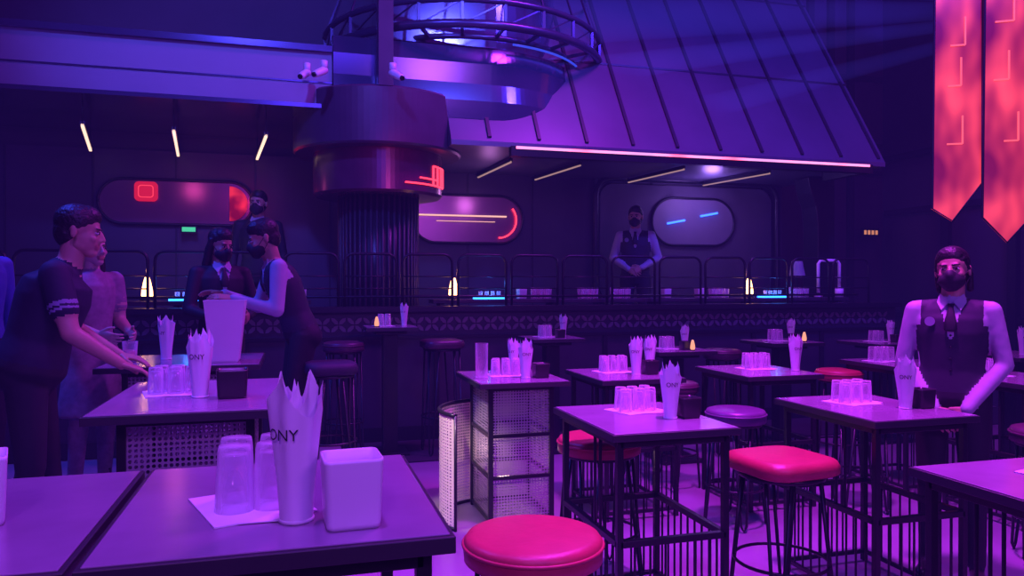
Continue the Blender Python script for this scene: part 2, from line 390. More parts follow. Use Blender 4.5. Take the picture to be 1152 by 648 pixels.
for a0,a1 in((-3.4,.15),(1.35,6.4)):
    b=MB(); b.box(((a0+a1)/2,7.74,1.365),(a1-a0,.26,.04),0)
    n=int((a1-a0)/1.1)
    for i in range(n+1): b.box((a0+.1+i*(a1-a0-.2)/n,7.74,1.0),(.05,.2,.70),0)
    b.obj('service_shelf',[M_counter],bevel=.005)

# ------------------------------------------------------------------ small props
def tumbler(b,x,y,z,h=.14,r=.037,up=False):
    pr=[(r,0),(r*.98,h*.1),(r*.85,h*.9),(r*.78,h),(.001,h)] if not up else [(.001,0),(r*.8,0),(r*.85,h*.1),(r,h)]
    b.lathe((x,y,z),pr,0,20,True,False)
    pr=[(r*.92,0),(r*.8,h*.86),(.001,h*.86)] if not up else [(.001,h*.1),(r*.78,h*.12),(r*.92,h)]
    b.lathe((x,y,z),pr,0,20,True,False)
def make_glasses(rows,cols,seed=0,h=.14):
    rnd=random.Random(seed); b=MB()
    for i in range(rows):
        for j in range(cols):
            tumbler(b,(j-(cols-1)/2)*.078+rnd.uniform(-.005,.005)+(i%2)*.015,(i-(rows-1)/2)*.078+rnd.uniform(-.004,.004),.003,h)
    b.box((0,-.01,.0015),(cols*.08+.03,rows*.08+.06,.003),1,.12)
    b.box((.01,-.03,.0022),(cols*.07,rows*.08+.05,.002),1,-.2)
    return b.mesh('upturned_glasses',[M_glass,M_paper])
G23=make_glasses(2,3,1,.125);G22=make_glasses(2,2,2,.125)
def make_napkin(seed,h=.25):
    rnd=random.Random(seed); b=MB(); n=60
    for layer,(rs,hh) in enumerate(((1.0,1.0),(.78,1.08),(.5,1.0))):
        ph=rnd.uniform(0,6); tips=rnd.choice([3,4]); vs=[];fs=[]; K=10
        for k in range(K+1):
            u=k/K
            for i in range(n):
                t=2*math.pi*i/n
                tip=abs(math.sin(tips*t/2+ph))**.8
                top=h*hh*(.80+.20*(1-tip)+.05*math.sin(2*t+ph))
                r=(.029+.020*u**1.3)*rs*(1+.07*u*math.sin(7*t+ph))*(1-.12*u*(1-tip)*(u>.8))
                vs.append((r*math.cos(t),r*math.sin(t),.002+u*top))
        for k in range(K):
            for i in range(n):
                j=(i+1)%n; fs.append((k*n+i,k*n+j,(k+1)*n+j,(k+1)*n+i))
        b.add(vs,fs,0,True)
    b.lathe((0,0,0),[(.031,0),(.031,.006)],0,24)
    cu=bpy.data.curves.new('t','FONT'); cu.body='ONY'; cu.size=.028; cu.align_x='CENTER'; cu.extrude=.0
    to=bpy.data.objects.new('t',cu); COL.objects.link(to); dg=bpy.context.evaluated_depsgraph_get(); dg.update()
    tm=bpy.data.meshes.new_from_object(to.evaluated_get(dg))
    zz=h*.6; r=(.029+.020*.75**1.3)*1.08; v=[]
    for q in tm.vertices:
        t=q.co.x/r-math.pi/2-.1; v.append((r*math.cos(t),r*math.sin(t),zz+q.co.y))
    b.add(v,[tuple(p.vertices) for p in tm.polygons],1)
    bpy.data.objects.remove(to)
    return b.mesh('napkin_cone',[M_paper,M_ink])
NAP=[make_napkin(i) for i in range(3)]
def make_box(w,h,mtl,lid=False):
    b=MB(); n=5
    def rr(s,r=.012):
        P=[]
        for cx,cyy,s0 in((s-r,s-r,0),(-s+r,s-r,90),(-s+r,-s+r,180),(s-r,-s+r,270)):
            for i in range(n+1):
                t=math.radians(s0+90*i/n); P.append((cx+r*math.cos(t),cyy+r*math.sin(t)))
        return P
    prof=[(w*.44,0),(w*.46,.01),(w*.5,h-.006),(w*.5,h),(w*.47,h),(w*.45,h-.02),(w*.42,.02)]
    vs=[];fs=[];N=None
    for s_,z in prof:
        P=rr(s_); N=len(P); vs+=[(x,y,z) for x,y in P]
    for k in range(len(prof)-1):
        for i in range(N): j=(i+1)%N; fs.append((k*N+i,k*N+j,(k+1)*N+j,(k+1)*N+i))
    fs.append(tuple(range(N))); fs.append(tuple(range((len(prof)-1)*N,len(prof)*N)))
    b.add(vs,fs,0,True); return b.mesh('holder',[mtl])
BBOX=make_box(.10,.095,M_bplast); WBOX=make_box(.105,.125,M_plast)

# ------------------------------------------------------------------ furniture
def table(name,c,W,D,H,z0=0.0,style='rods'):
    b=MB(); t=.028
    b.box((0,0,H-.016),(W,D,.030),1); b.box((0,0,H+.0005),(W-.018,D-.018,.004),0)
    x,y=W/2-.05,D/2-.05
    if style in('rods','open'):
        for sx in(-1,1):
            for s2 in(-1,1): b.bar((sx*x,s2*y,0),(sx*x,s2*y,H-.03),t,2)
            b.bar((sx*x,-y,H-.05),(sx*x,y,H-.05),t,2); b.bar((sx*x,-y,.45),(sx*x,y,.45),t,2); b.bar((sx*x,-y,.05),(sx*x,y,.05),.02,2)
        for s2 in(-1,1):
            b.bar((-x,s2*y,H-.05),(x,s2*y,H-.05),t,2); b.bar((-x,s2*y,.45),(x,s2*y,.45),t,2); b.bar((-x,s2*y,.05),(x,s2*y,.05),.02,2)
        if style=='rods':
            n=int(2*x/.065)
            for i in range(1,n):
                xx=-x+2*x*i/n
                for s2 in(-1,1): b.cyl((xx,s2*y,.05),(xx,s2*y,.45),.006,2,6)
            n=int(2*y/.065)
            for i in range(1,n):
                yy=-y+2*y*i/n
                for sx in(-1,1): b.cyl((sx*x,yy,.05),(sx*x,yy,.45),.006,2,6)
            for xx in(-.06,.0,.06): b.cyl((xx,y,.45),(xx,y,H-.05),.008,2,6)
            for yy in(-.12,-.06): b.cyl((-x,yy,.45),(-x,yy,H-.05),.008,2,6)
    if style=='mesh':
        pw,pd=W*.68,D*.7
        for sx in(-1,1):
            for s2 in(-1,1): b.bar((sx*pw/2,s2*pd/2,0),(sx*pw/2,s2*pd/2,H-.03),.03,2)
        for s2 in(-1,1):
            y_=s2*pd/2
            b.add([(-pw/2,y_,.03),(pw/2,y_,.03),(pw/2,y_,H-.04),(-pw/2,y_,H-.04)],[(0,1,2,3)],3)
            b.add([(s2*pw/2,-pd/2,.03),(s2*pw/2,pd/2,.03),(s2*pw/2,pd/2,H-.04),(s2*pw/2,-pd/2,H-.04)],[(0,1,2,3)],3)
            for zz in(.03,H*.33,H*.62,H-.05): b.bar((-pw/2,y_,zz),(pw/2,y_,zz),.022,2); b.bar((s2*pw/2,-pd/2,zz),(s2*pw/2,pd/2,zz),.022,2)
    if style=='pedestal':
        b.box((0,0,H/2),(.13,.13,H-.04),2); b.box((0,0,.015),(W*.7,D*.7,.03),2); b.box((0,0,H-.05),(W*.6,D*.6,.03),2)
    p=C(*c); return b.obj(name,[M_top,M_edge,M_black,M_perf],(p.x,p.y,z0),0,.003)
T=[
 ((-.477,1.554),.60,.66,.85,RZ,'open'),((-1.065,1.385),.60,.66,.85,RZ,'open'),
 ((-1.254,3.02),.63,.92,.85,RZ,'mesh'),((-1.93,4.50),.85,.75,.84,RZ,'mesh'),
 ((.60,3.54),.60,.75,.92,0,'rods'),((1.82,3.84),.60,.75,.92,0,'rods'),
 ((-.01,5.10),.60,.72,.92,0,'mesh'),((.77,5.25),.60,.70,.92,0,'rods'),((1.77,5.46),.60,.70,.92,0,'rods'),
 ((1.74,2.29),.60,.75,.92,0,'rods'),((3.35,5.05),.6,.7,.92,0,'rods'),((3.05,5.9),.6,.7,.93,0,'rods'),
 ((-1.11,6.85),.46,.46,1.16,0,'pedestal'),((.36,7.0),.5,.5,1.05,0,'pedestal'),((1.42,6.65),.55,.55,.97,0,'pedestal'),
 ((2.57,7.2),.55,.55,1.0,0,'pedestal'),((3.68,7.5),.6,.6,.97,0,'pedestal'),((4.40,6.6),.6,.6,.93,0,'pedestal')]
for c,W,D,H,z0,stl in T: table('bar_table',c,W,D,H,z0,stl)

def stool(c,H,D,z0=0.0,square=False,m=None,seatm=M_seat):
    b=MB(); R=D/2
    if square:
        pr=[(.90,-.0),(1,.012),(1.0,.05),(.95,.072),(.8,.08)]
        n=32; vs=[];fs=[]
        for s_,z in pr:
            for i in range(n):
                t=2*math.pi*i/n; cs,sn=math.cos(t),math.sin(t)
                k=(abs(cs)**4.5+abs(sn)**4.5)**(-1/4.5); vs.append((R*s_*k*cs*.92,R*s_*k*sn*.92,H-.08+z))
        for k in range(len(pr)-1):
            for i in range(n): j=(i+1)%n; fs.append((k*n+i,k*n+j,(k+1)*n+j,(k+1)*n+i))
        fs.append(tuple(range(n))); fs.append(tuple(range((len(pr)-1)*n,len(pr)*n))); b.add(vs,fs,0,True)
    else:
        b.lathe((0,0,0),[(R*.9,H-.085),(R*.99,H-.078),(R,H-.05),(R*.99,H-.02),(R*.95,H-.006),(R*.85,H),(.01,H+.004)],0,48)
        b.tube([(R*1.0*math.cos(t*math.pi/20),R*1.0*math.sin(t*math.pi/20),H-.03) for t in range(40)],.006,0,6,True)
    b.lathe((0,0,0),[(R*.86,H-.10),(R*.86,H-.08)],1,32)
    for q in range(4):
        t=math.pi/4+q*math.pi/2; c0,s0=math.cos(t),math.sin(t); e=Vector((-s0,c0,0)); o=Vector((c0,s0,0))
        top=o*R*.75+Z3*(H-.1); bot=o*(R*1.02)+Z3*.009
        b.tube([top+e*.055,bot+e*.016+Z3*.03,bot,bot-e*.016+Z3*.03,top-e*.055],.0085,1,8)
    b.tube([(R*.93*math.cos(t*math.pi/18),R*.93*math.sin(t*math.pi/18),H*.33) for t in range(36)],.008,1,6,True)
    p=C(*c); b.obj('bar_stool',[seatm,M_black],(p.x,p.y,z0),random.uniform(0,1.2) if not square else .1)
M_seatb=mat('plum_vinyl',(.14,.06,.18),.35,noise=.15,nscale=14)
stool((.068,2.43),.74,.45)
stool((.46,3.99),.74,.44)
stool((1.27,3.56),.74,.46,square=True)
stool((1.44,4.86),.74,.38,seatm=M_seatb)
stool((-1.47,6.6),1.04,.36,seatm=M_seatd); stool((-.64,6.9),1.04,.4,seatm=M_seatd,square=True)
stool((1.92,6.9),.95,.34,seatm=M_seatd); stool((2.62,6.05),.86,.36); stool((2.4,5.2),.74,.38,seatm=M_seatd); stool((1.05,6.1),.74,.36,seatm=M_seatd)
stool((3.0,4.2),.74,.4,seatm=M_seatd); stool((1.25,5.75),.8,.34,seatm=M_seatd)
stool((-1.20,5.0),.78,.36,RZ,True,seatm=M_vest)
b=MB(); P=[];n=16
for i in range(n+1):
    t=math.radians(100+110*i/n); P.append((.42*math.cos(t),.42*math.sin(t)))
v=[];f=[]
for x,y in P: v+= [(x,y,.0),(x,y,.72)]
for i in range(n): f.append((2*i,2*i+2,2*i+3,2*i+1))
b.add(v,f,0,True); b.tube([(x,y,.72) for x,y in P],.014,1); b.tube([(x,y,.012) for x,y in P],.012,1)
for i in(0,16): b.cyl((P[i][0],P[i][1],0),(P[i][0],P[i][1],.72),.01,1)
p=C(-.06,5.0); b.obj('curved_mesh_partition',[perfmat('gold_mesh',(1,.85,.72),50,.7),M_black],(p.x,p.y,0))

def put(me,name,x,d,z,rz=0,s=1):
    o=place(name,me,C(x,d,z),rz); o.scale=(s,s,s); return o
def nap(x,d,z,s=1.0,lay=None):
    k=random.randrange(3); put(NAP[k],'napkin_cone',x,d,z,random.uniform(-.5,.3)-YAW,s)
zt=RZ+.85+.003; z9=.923
nap(-.400,1.40,zt,1.04); put(WBOX,'napkin_box',-.295,1.385,zt,.05)
put(G22,'upturned_glasses',-.52,1.50,zt,.2); put(WBOX,'napkin_box',-.985,1.38,zt,.3)
nap(-1.21,2.93,zt,1.0); put(BBOX,'napkin_holder',-1.085,2.93,zt,.05,1.15); put(G23,'upturned_glasses',-1.36,3.05,zt,.1,.85)
z3=RZ+.84+.003
nap(-2.06,4.50,z3,1.0)
b=MB(); tumbler(b,0,0,0,.12,.042,True); b.lathe((0,0,0),[(.034,.012),(.037,.07)],1,20); put(b.mesh('pink_drink',[M_glass,mat('pink_liquid',(.8,.3,.4),.2)]),'pink_drink',-2.2,4.35,z3)
b=MB()
prof=[(.085,0),(.092,.01),(.135,.30),(.138,.31),(.13,.31),(.085,.03)]
b.lathe((0,0,0),prof,0,4,False)
o=put(b.mesh('ice_bucket',[M_plast,M_stripe]),'ice_bucket',-1.66,4.38,z3,math.radians(45),1.15)
def dress(cx,cd,z=z9,gx=-.12,gy=.1,nx=.12,ny=-.08,bx=.20,g=G23,bb=True):
    put(g,'upturned_glasses',cx+gx,cd+gy,z,random.uniform(-.2,.2),.88); nap(cx+nx,cd+ny,z,1.0)
    if bb: put(BBOX,'napkin_holder',cx+bx,cd+ny+.03,z,.05,1.0)
dress(.60,3.54,gx=.0,gy=.17,nx=.13,ny=-.06,bx=.215)
dress(1.82,3.84,gx=-.04,gy=.13,nx=.14,ny=-.08,bx=.235)
dress(-.01,5.10,gx=-.04,gy=.05,nx=.10,ny=-.12,bx=.20)
nap(.01,5.36,z9,.9)
dress(.77,5.25,gx=-.06,gy=.1,nx=.08,ny=-.08,bx=.18); nap(1.0,5.47,z9,.95)
dress(1.77,5.46,gx=.02,gy=.1,nx=.26,ny=-.05,bx=.16,bb=False)
put(G23,'upturned_glasses',1.80,2.46,z9,.1,.9); nap(4.40,6.5,.933,.95)
dress(3.35,5.05,gx=-.1,nx=.1,bx=.2); dress(3.05,5.9,z=.933)
for x,d,z in((-1.11,6.85,1.163),(.36,7.0,1.053),(1.42,6.65,.973),(2.57,7.2,1.003),(3.68,7.5,.973)):
    put(G22,'upturned_glasses',x-.06,d+.02,z,.1,.85); nap(x+.12,d+.08,z,.8)
    if x>0: put(BBOX,'napkin_holder',x+.08,d-.1,z,.1,.8)
b=MB(); b.lathe((0,0,0),[(.001,0),(.04,0),(.042,.22),(.0425,.23)],0,24,True,False); b.lathe((0,0,0),[(.044,0),(.044,.01)],0,24)
put(b.mesh('glass_cylinder_vase',[M_glass]),'glass_cylinder_vase',-.20,4.98,z9)
def candle(x,w,z,s=1.0,m=M_warm,nm='table_lamp_glow'):
    b=MB(); b.lathe((0,0,0),[(.022,0.01),(.030,.03),(.028,.06),(.020,.10),(.012,.13)],0,16); b.lathe((0,0,0),[(.038,0),(.036,.012)],1,16)
    o=b.obj(nm,[m,M_black],(x,w,z)); o.scale=(s,s,s)
sz=1.386
for q in(-.172,.205,.66): candle(q*7.72,7.72,sz,1.7)
M_tea=E('tealight_amber',(1,.35,.2),1.2)
for x,d,z in((-1.2,6.70,1.163),(1.55,6.48,.973),(2.74,7.08,1.003)):
    p=C(x,d,z); candle(p.x,p.y,z,.7,M_tea,'tealight')
M_tray=E('blue_led_tray',(.02,.20,1),5.0)
for q in(-.125,.255,.70):
    b2=MB(); b2.prism(capsule_poly(.34,.16,6,.03),'z',0,.022,0)
    g=MB()
    for i in range(4): tumbler(g,-.1+i*.065,0,.023,.06,.022,True)
    b2.add(g.v,g.f,1,True)
    b2.obj('led_glass_tray',[M_tray,M_glass],(q*7.72,7.70,sz))
gm=MB()
for i in range(3):
    for j in range(2): tumbler(gm,(i-1)*.075,(j-.5)*.075,0,.12,.034,True)
gm=gm.mesh('glassware',[M_glass])
for q in(-.25,-.06,.0,.33,.40,.45,.61,.75):
    a=q*7.72
    if .1<a<1.4: continue
    place('glassware',gm,(a,7.74,sz),random.uniform(-.2,.2))
for q in(.30,.52,.575):
    o=place('napkin_box',WBOX,(q*7.72,7.70,sz),.1); o.scale=(.9,.9,.9)
b=MB(); b.lathe((0,0,0),[(.07,0),(.07,.015),(.012,.03),(.012,.3)],0,20); b.lathe((0,0,0),[(.1,.28),(.065,.46)],1,24,True,False)
b.obj('table_lamp',[M_black,mat('lamp_shade',(.45,.35,.42),.7)],(.745*8.15,8.15,1.371))
b=MB(); b.box((0,0,.36),(.5,.3,.68)); b.box((0,0,.705),(.54,.34,.03)); b.box((0,-.16,.36),(.42,.02,.5)); b.obj('side_cabinet',[M_counter],(.745*8.15,8.15,.651))
b=MB(); b.tube([(-.15,0,-.25),(-.15,0,.1),(-.12,0,.14),(.12,0,.14),(.15,0,.1),(.15,0,-.2)],.02,0); b.cyl((.15,0,-.2),(.15,0,-.303),.05,0,16); b.cyl((-.15,0,-.28),(-.15,0,-.303),.05,0,12)
b.obj('white_pipe_stand',[M_plast],(.787*7.9,7.74,1.69))
# hanging red led banners
M_ban=emitpat('red_led_screen',(.42,.003,.035),(1,.07,.09),.45,1.5,(1,1,.45),2.2,.40,.68)
def banner(x,d,poly,nm,sd):
    b=MB(); b.prism(poly,'y',-.02,.02,0); b.tube([(p[0],-.02,p[1]) for p in poly],.012,1,6,True)
    ctr=sum(p[0] for p in poly)/len(poly); rnd=random.Random(sd)
    for i in range(4):
        z=3.0+i*.55+rnd.uniform(0,.2); x0=rnd.uniform(-.16,-.05); x1=x0+rnd.uniform(.12,.2)
        b.bar((x0,-.025,z),(x1,-.025,z),.016,2); b.bar((x1,-.025,z),(x1,-.025,z+.3),.016,2)
    b.bar((ctr,0,6.0),(ctr,0,8.0),.02,1)
    p=C(x,d); b.obj(nm,[M_ban,M_black,E('pink_led',(1,.10,.12),1.2)],(p.x,p.y,0),-math.atan2(x,d))
banner(4.78,8.13,[(-.21,6.0),(-.24,2.36),(-.04,2.22),(.24,2.62),(.24,6.0)],'led_banner',3)
banner(5.22,7.94,[(-.22,6.0),(-.25,2.25),(-.02,1.98),(.24,2.3),(.26,6.0)],'led_banner',8)

# ------------------------------------------------------------------ people
def remesh(b,voxel,it,mats,name,post=None):
    me=bpy.data.meshes.new('tmp'); me.from_pydata([tuple(v) for v in b.v],[],b.f)
    ob=bpy.data.objects.new('tmp',me); COL.objects.link(ob)
    m=ob.modifiers.new('r','REMESH'); m.mode='VOXEL'; m.voxel_size=voxel
    if it: m2=ob.modifiers.new('s','SMOOTH'); m2.factor=.5; m2.iterations=it
    dg=bpy.context.evaluated_depsgraph_get(); dg.update()
    em=bpy.data.meshes.new_from_object(ob.evaluated_get(dg)); bpy.data.objects.remove(ob)
    lab=[0]*len(b.v)
    for f,mi in zip(b.f,b.m):
        if len(f)<=4:
            for i in f: lab[i]=mi
    kd=kdtree.KDTree(len(b.v))
    for i,v in enumerate(b.v): kd.insert(v,i)
    kd.balance()
    em.materials.clear()
    for q in mats: em.materials.append(q)
    mi=[]
    for p in em.polygons:
        l=lab[kd.find(p.center)[1]]
        if post: l=post(p.center,l)
        mi.append(l)
    em.polygons.foreach_set('material_index',mi); em.polygons.foreach_set('use_smooth',[True]*len(mi))
    em.name=name; return em
def hand_parts(b,w,d,n,s,curl=.35,spread=.0):
    d=d.normalized(); n=(n-d*n.dot(d)).normalized(); s=(s-d*s.dot(d)-n*s.dot(n)).normalized()
    b.loft([(w-d*.02,s,n,.024,.020),(w,s,n,.026,.019),(w+d*.03,s,n,.034,.017),(w+d*.06,s,n,.041,.015),(w+d*.085,s,n,.041,.013),(w+d*.095,s,n,.036,.009)],0,20)
    for off,L,cu in((.030,.070,curl),(.010,.080,curl*1.1),(-.011,.073,curl*1.2),(-.030,.056,curl*1.35)):
        p=w+d*.082+s*off; ang=0; r=.0092 if off>-.02 else .0078
        for k,fr in enumerate((.45,.31,.24)):
            ang+=cu; q=p+(d*math.cos(ang)+n*math.sin(ang)+s*(off*2)).normalized()*L*fr
            b.capsule(p,q,r,r*.92,0,10,2); p=q; r*=.92
    p=w+d*.022+s*.024; dd=(d*.62+s*.72+n*.25).normalized(); q=p+dd*.042; b.capsule(p,q,.0135,.011,0,10,2)
    dd=(d*.85+s*.35+n*.3).normalized(); b.capsule(q,q+dd*.034,.0105,.009,0,10,2)
def segdist(p,a,c):
    dd=c-a; t=max(0,min(1,(p-a).dot(dd)/dd.length_squared)); return (p-a-dd*t).length,t
def person(name,loc,rz,s=1.0,J=None,head=(0,0,0),outfit='vest',hair='short',mask=True,skin=M_skin,hands=None,glasses=False,curl=.35,fat=1.0,slim=1.0):
    D=dict(pel=(0,0,.95),wst=(0,0,1.09),che=(0,0,1.29),nek=(0,.012,1.465),hed=(0,-.012,1.615),
      shR=(-.172,0,1.40),elR=(-.225,.02,1.13),wrR=(-.235,-.05,.88),shL=(.172,0,1.40),elL=(.225,.02,1.13),wrL=(.235,-.05,.88),
      hiR=(-.09,0,.92),knR=(-.10,-.015,.50),anR=(-.11,.02,.085),hiL=(.09,0,.92),knL=(.10,-.015,.50),anL=(.11,.02,.085))
    if J: D.update(J)
    D={k:Vector(v) for k,v in D.items()}
    root=bpy.data.objects.new(name,None); COL.objects.link(root); root.location=loc; root.rotation_euler=(0,0,rz); root.scale=(s,s,s)
    root.empty_display_size=.2
    mats={'vest':[skin,M_shirt,M_vest,M_trous,M_shoe,M_stripe],'suit':[skin,M_suit,M_suit,M_trous,M_shoe,M_shirt],
      'polo':[skin,M_polo,M_polo,M_trous,M_shoe,M_stripe],'dress':[skin,M_dress,M_dress,M_dress,M_shoe,M_dress],'blue':[skin,M_bluesh,M_bluesh,M_trous,M_shoe,M_stripe]}[outfit]
    b=MB()
    shax=(D['shL']-D['shR']).normalized(); hax=(D['hiL']-D['hiR']).normalized()
    base=D['pel']+(D['pel']-D['wst']).normalized()*.10
    upc=(D['shL']+D['shR'])/2
    K=[(base,.115,.085),(D['pel'],.165,.118),((D['pel']+D['wst'])/2,.160,.112),(D['wst'],.146,.105),((D['wst']+D['che'])/2,.157,.113),(D['che'],.172,.120),
       (upc.lerp(D['che'],.35),.172,.110),(upc,.150,.088),(upc.lerp(D['nek'],.6)+Vector((0,0,.01)),.090,.07),(D['nek'],.058,.058)]
    if outfit=='dress': K=[(c,rx*.92,ry*.95) for c,rx,ry in K]
    if fat>1: K=[(c,rx*(1+(fat-1)*.7*(i<7)),ry*(1+(fat-1)*(i<7))) for i,(c,rx,ry) in enumerate(K)]
    R=[];SUB=5; n=36
    for k in range(len(K)-1):
        for j in range(SUB):
            u=j/SUB; c=K[k][0].lerp(K[k+1][0],u); rx=K[k][1]+(K[k+1][1]-K[k][1])*u; ry=K[k][2]+(K[k+1][2]-K[k][2])*u
            g=(k+u)/(len(K)-1); up=(K[min(k+1,len(K)-1)][0]-K[max(k-1,0)][0]).normalized()
            lat=hax.lerp(shax,g).normalized(); lat=(lat-up*lat.dot(up)).normalized(); fr=lat.cross(up)
            R.append((c,lat,fr,rx,ry,g))
    vs=[];fs=[];ms=[]
    for (c,lat,fr,rx,ry,g) in R:
        for i in range(n):
            t=2*math.pi*i/n; vs.append(c+lat*rx*math.cos(t)+fr*ry*math.sin(t))
    for k in range(len(R)-1):
        g=R[k][5]
        for i in range(n):
            j=(i+1)%n; fs.append((k*n+i,k*n+j,(k+1)*n+j,(k+1)*n+i)); ms.append(2 if g>.17 else 3)
    o0=len(b.v); b.v+=vs
    for q,m in zip(fs,ms): b.f.append(tuple(i+o0 for i in q)); b.m.append(m); b.sm.append(True)
    b.f.append(tuple(reversed([o0+i for i in range(n)]))); b.m.append(3); b.sm.append(True)
    Lr=o0+(len(R)-1)*n; b.f.append(tuple(range(Lr,Lr+n))); b.m.append(1); b.sm.append(True)
    for sd in('R','L'):
        sh,el,wr=D['sh'+sd],D['el'+sd],D['wr'+sd]
        b.capsule(D['nek']+Vector((0,.01,-.035)),sh+Vector((0,0,.005)),.042,.050,2)
        if outfit in('polo','dress'):
            md=sh.lerp(el,.62); b.capsule(sh,md,.066,.062,1); b.capsule(sh.lerp(el,.5),el,.047,.042,0)
            b.capsule(el,wr,.042,.027,0); b.capsule(el.lerp(wr,.15),el.lerp(wr,.4),.042,.037,0)
        else:
            b.capsule(sh,el,.057*slim,.046*slim,1); b.capsule(el,wr,.045*slim,.032,1); b.capsule(el.lerp(wr,.85),wr,.034,.034,1)
        hi,kn,an=D['hi'+sd],D['kn'+sd],D['an'+sd]
        b.capsule(hi,kn,.092,.064,3); b.capsule(kn,an,.062,.046,3,sub=6); b.capsule(kn.lerp(an,.2)+Vector((0,.012,0)),kn.lerp(an,.45)+Vector((0,.01,0)),.058,.052,3)
        b.ell(hi+Vector((0,.03,.01)),(.09,.09,.09),3)
        sg=-1 if sd=='R' else 1
        b.capsule(an+Vector((0,.02,-.045)),an+Vector((sg*.02,-.15,-.05)),.036,.034,4,fl=Z3)
    if outfit=='dress':
        zz=D['pel'].z; b.loft([(Vector((0,0,zz-.45)),X3,Y3,.22,.19),(Vector((0,0,zz-.2)),X3,Y3,.19,.15),(Vector((0,0,zz+.05)),X3,Y3,.15,.11)],3,28)
    hd=D['hed']
    E_=Matrix.Translation(hd)@Matrix.Rotation(head[0],4,'Z')@Matrix.Rotation(head[1],4,'X')@Matrix.Rotation(head[2],4,'Y')
    nb=E_@Vector((0,.02,-.05)); b.capsule(D['nek']-Vector((0,0,.04)),nb,.058,.054,0)
    upd=(D['nek']-D['che']).normalized(); frd=shax.cross(upd).normalized(); Hn=(D['nek']-D['che']).length
    elz=[(D['sh'+k],D['el'+k],D['wr'+k]) for k in'RL']
    def torso_sd(p):
        best=9
        for (c,lat,fr,rx,ry,g) in R[::3]:
            q=p-c
            if abs(q.z)<.045:
                k=math.hypot(q.dot(lat)/rx,q.dot(fr)/ry); best=min(best,(k-1)*.5*(rx+ry))
        return best
    def post(p,l):
        q=p-D['che']; x=abs(q.dot(shax)); h=q.dot(upd); f=q.dot(frd)
        if outfit in('vest','suit','blue') and l in(1,2,3):
            if h>.03:
                ds=min((p-a).length for a,_,_ in elz)
                if ds<.14 or l==2: l=1 if x>.142 else 2
            else:
                sa=9
                for a,e,w in elz:
                    r,t=segdist(p,a,e); sa=min(sa,r-(.057-.011*t)*slim); r,t=segdist(p,e,w); sa=min(sa,r-(.045-.013*t)*slim)
                if l in(1,2): l=1 if sa<torso_sd(p)+.003 else 2
                if l==2 and p.z<D['pel'].z+.01: l=3
        if outfit in('vest','suit') and l in(1,2):
            if x<=.142 and f>0 and -.04<h and x<.008+.052*(h+.04)/(Hn+.04): l=1 if outfit=='vest' else 5
            if x<.065 and h>Hn-.012: l=1 if outfit=='vest' else 5
        if outfit=='polo':
            for a,e,w in elz:
                dd=e-a; t=(p-a).dot(dd)/dd.length_squared; r=(p-a-dd*t).length
                if r<.085 and l in(0,1,5):
                    if .50<t<.56 or .60<t<.64: l=5
                    elif .2<t<.74: l=1
                    elif t>=.74: l=0
        return l
    body=remesh(b,.0098,4,mats,'body',post); place('body',body,parent=root)
    if outfit in('vest','suit'):
        fr=frd; up=upd; c=MB()
        for sg in(-1,1):
            p0=D['nek']+shax*sg*.055+fr*.035+up*.025; p1=D['nek']+shax*sg*.008+fr*.082-up*.02; p2=D['nek']+shax*sg*.045+fr*.095-up*.065; p3=D['nek']+shax*sg*.068+fr*.05-up*.02
            P=[p0,p1,p2,p3]; Q=[p+fr*.007 for p in P]
            c.add(P+Q,[(0,1,2,3),(7,6,5,4),(0,1,5,4),(1,2,6,5),(2,3,7,6),(3,0,4,7)],0)
        f0=D['nek']+fr*.090-up*.03; f1=D['che']+fr*.128+up*.0
        rg=[]
        for u,w_ in((0,.017),(.1,.014),(.14,.012),(.6,.026),(.95,.031),(1,.02)):
            rg.append((f0.lerp(f1,u)+fr*.018*math.sin(u*3.14),shax,fr,w_,.006))
        c.loft(rg,1,12)
        if outfit=='vest':
            q=D['che']-shax*(.095)+fr*.108+up*.05
            c.loft([(q,shax,up,.024,.024),(q+fr*.008,shax,up,.024,.024)],2,20)
            for k in range(4):
                qq=D['che'].lerp(D['wst'],.1+k*.3)+fr*(.119-.004*k); c.ell(qq,(.006,.006,.006),3,8,6)
        c.obj('collar_and_tie',[M_shirt,M_suit,M_stripe,M_black],parent=root)
    h=MB()
    h.ell((0,.015,.032),(.076,.094,.083)); h.ell((0,-.022,-.028),(.062,.068,.083)); h.ell((0,-.052,-.092),(.034,.034,.026))
    h.ell((0,-.01,-.06),(.060,.06,.045))
    h.capsule((0,-.088,.006),(0,-.102,-.028),.007,.012); h.ell((-.011,-.092,-.034),(.008,.011,.008)); h.ell((.011,-.092,-.034),(.008,.011,.008))
    h.capsule((-.032,-.073,.022),(.032,-.073,.022),.009,.009)
    for sg in(-1,1):
        h.ell((sg*.036,-.064,-.027),(.021,.018,.020)); h.ell((sg*.077,.012,-.008),(.009,.016,.029)); h.ell((sg*.080,.016,.006),(.007,.012,.015))
    h.capsule((-.019,-.084,-.062),(.019,-.084,-.062),.006,.006,1); h.capsule((-.015,-.083,-.071),(.015,-.083,-.071),.007,.007,1)
    hm=remesh(h,.0055,3,[skin,M_lip],'head_skin'); o=place('head',hm,parent=root); o.matrix_local=E_
    e=MB()
    for sg in(-1,1):
        e.ell((sg*.030,-.0765,.001),(.0135,.011,.0072),0,16,8); e.ell((sg*.030,-.0858,.001),(.0072,.003,.0066),1,12,8)
        e.capsule((sg*.014,-.0855,.0205),(sg*.045,-.0755,.0225),.0042,.003,2,8,3); e.capsule((sg*.017,-.0868,.0082),(sg*.044,-.078,.006),.0028,.0022,2,8,3)
    o=e.obj('eyes_and_brows',[M_eyew,M_iris,M_hair],parent=root); o.matrix_local=E_
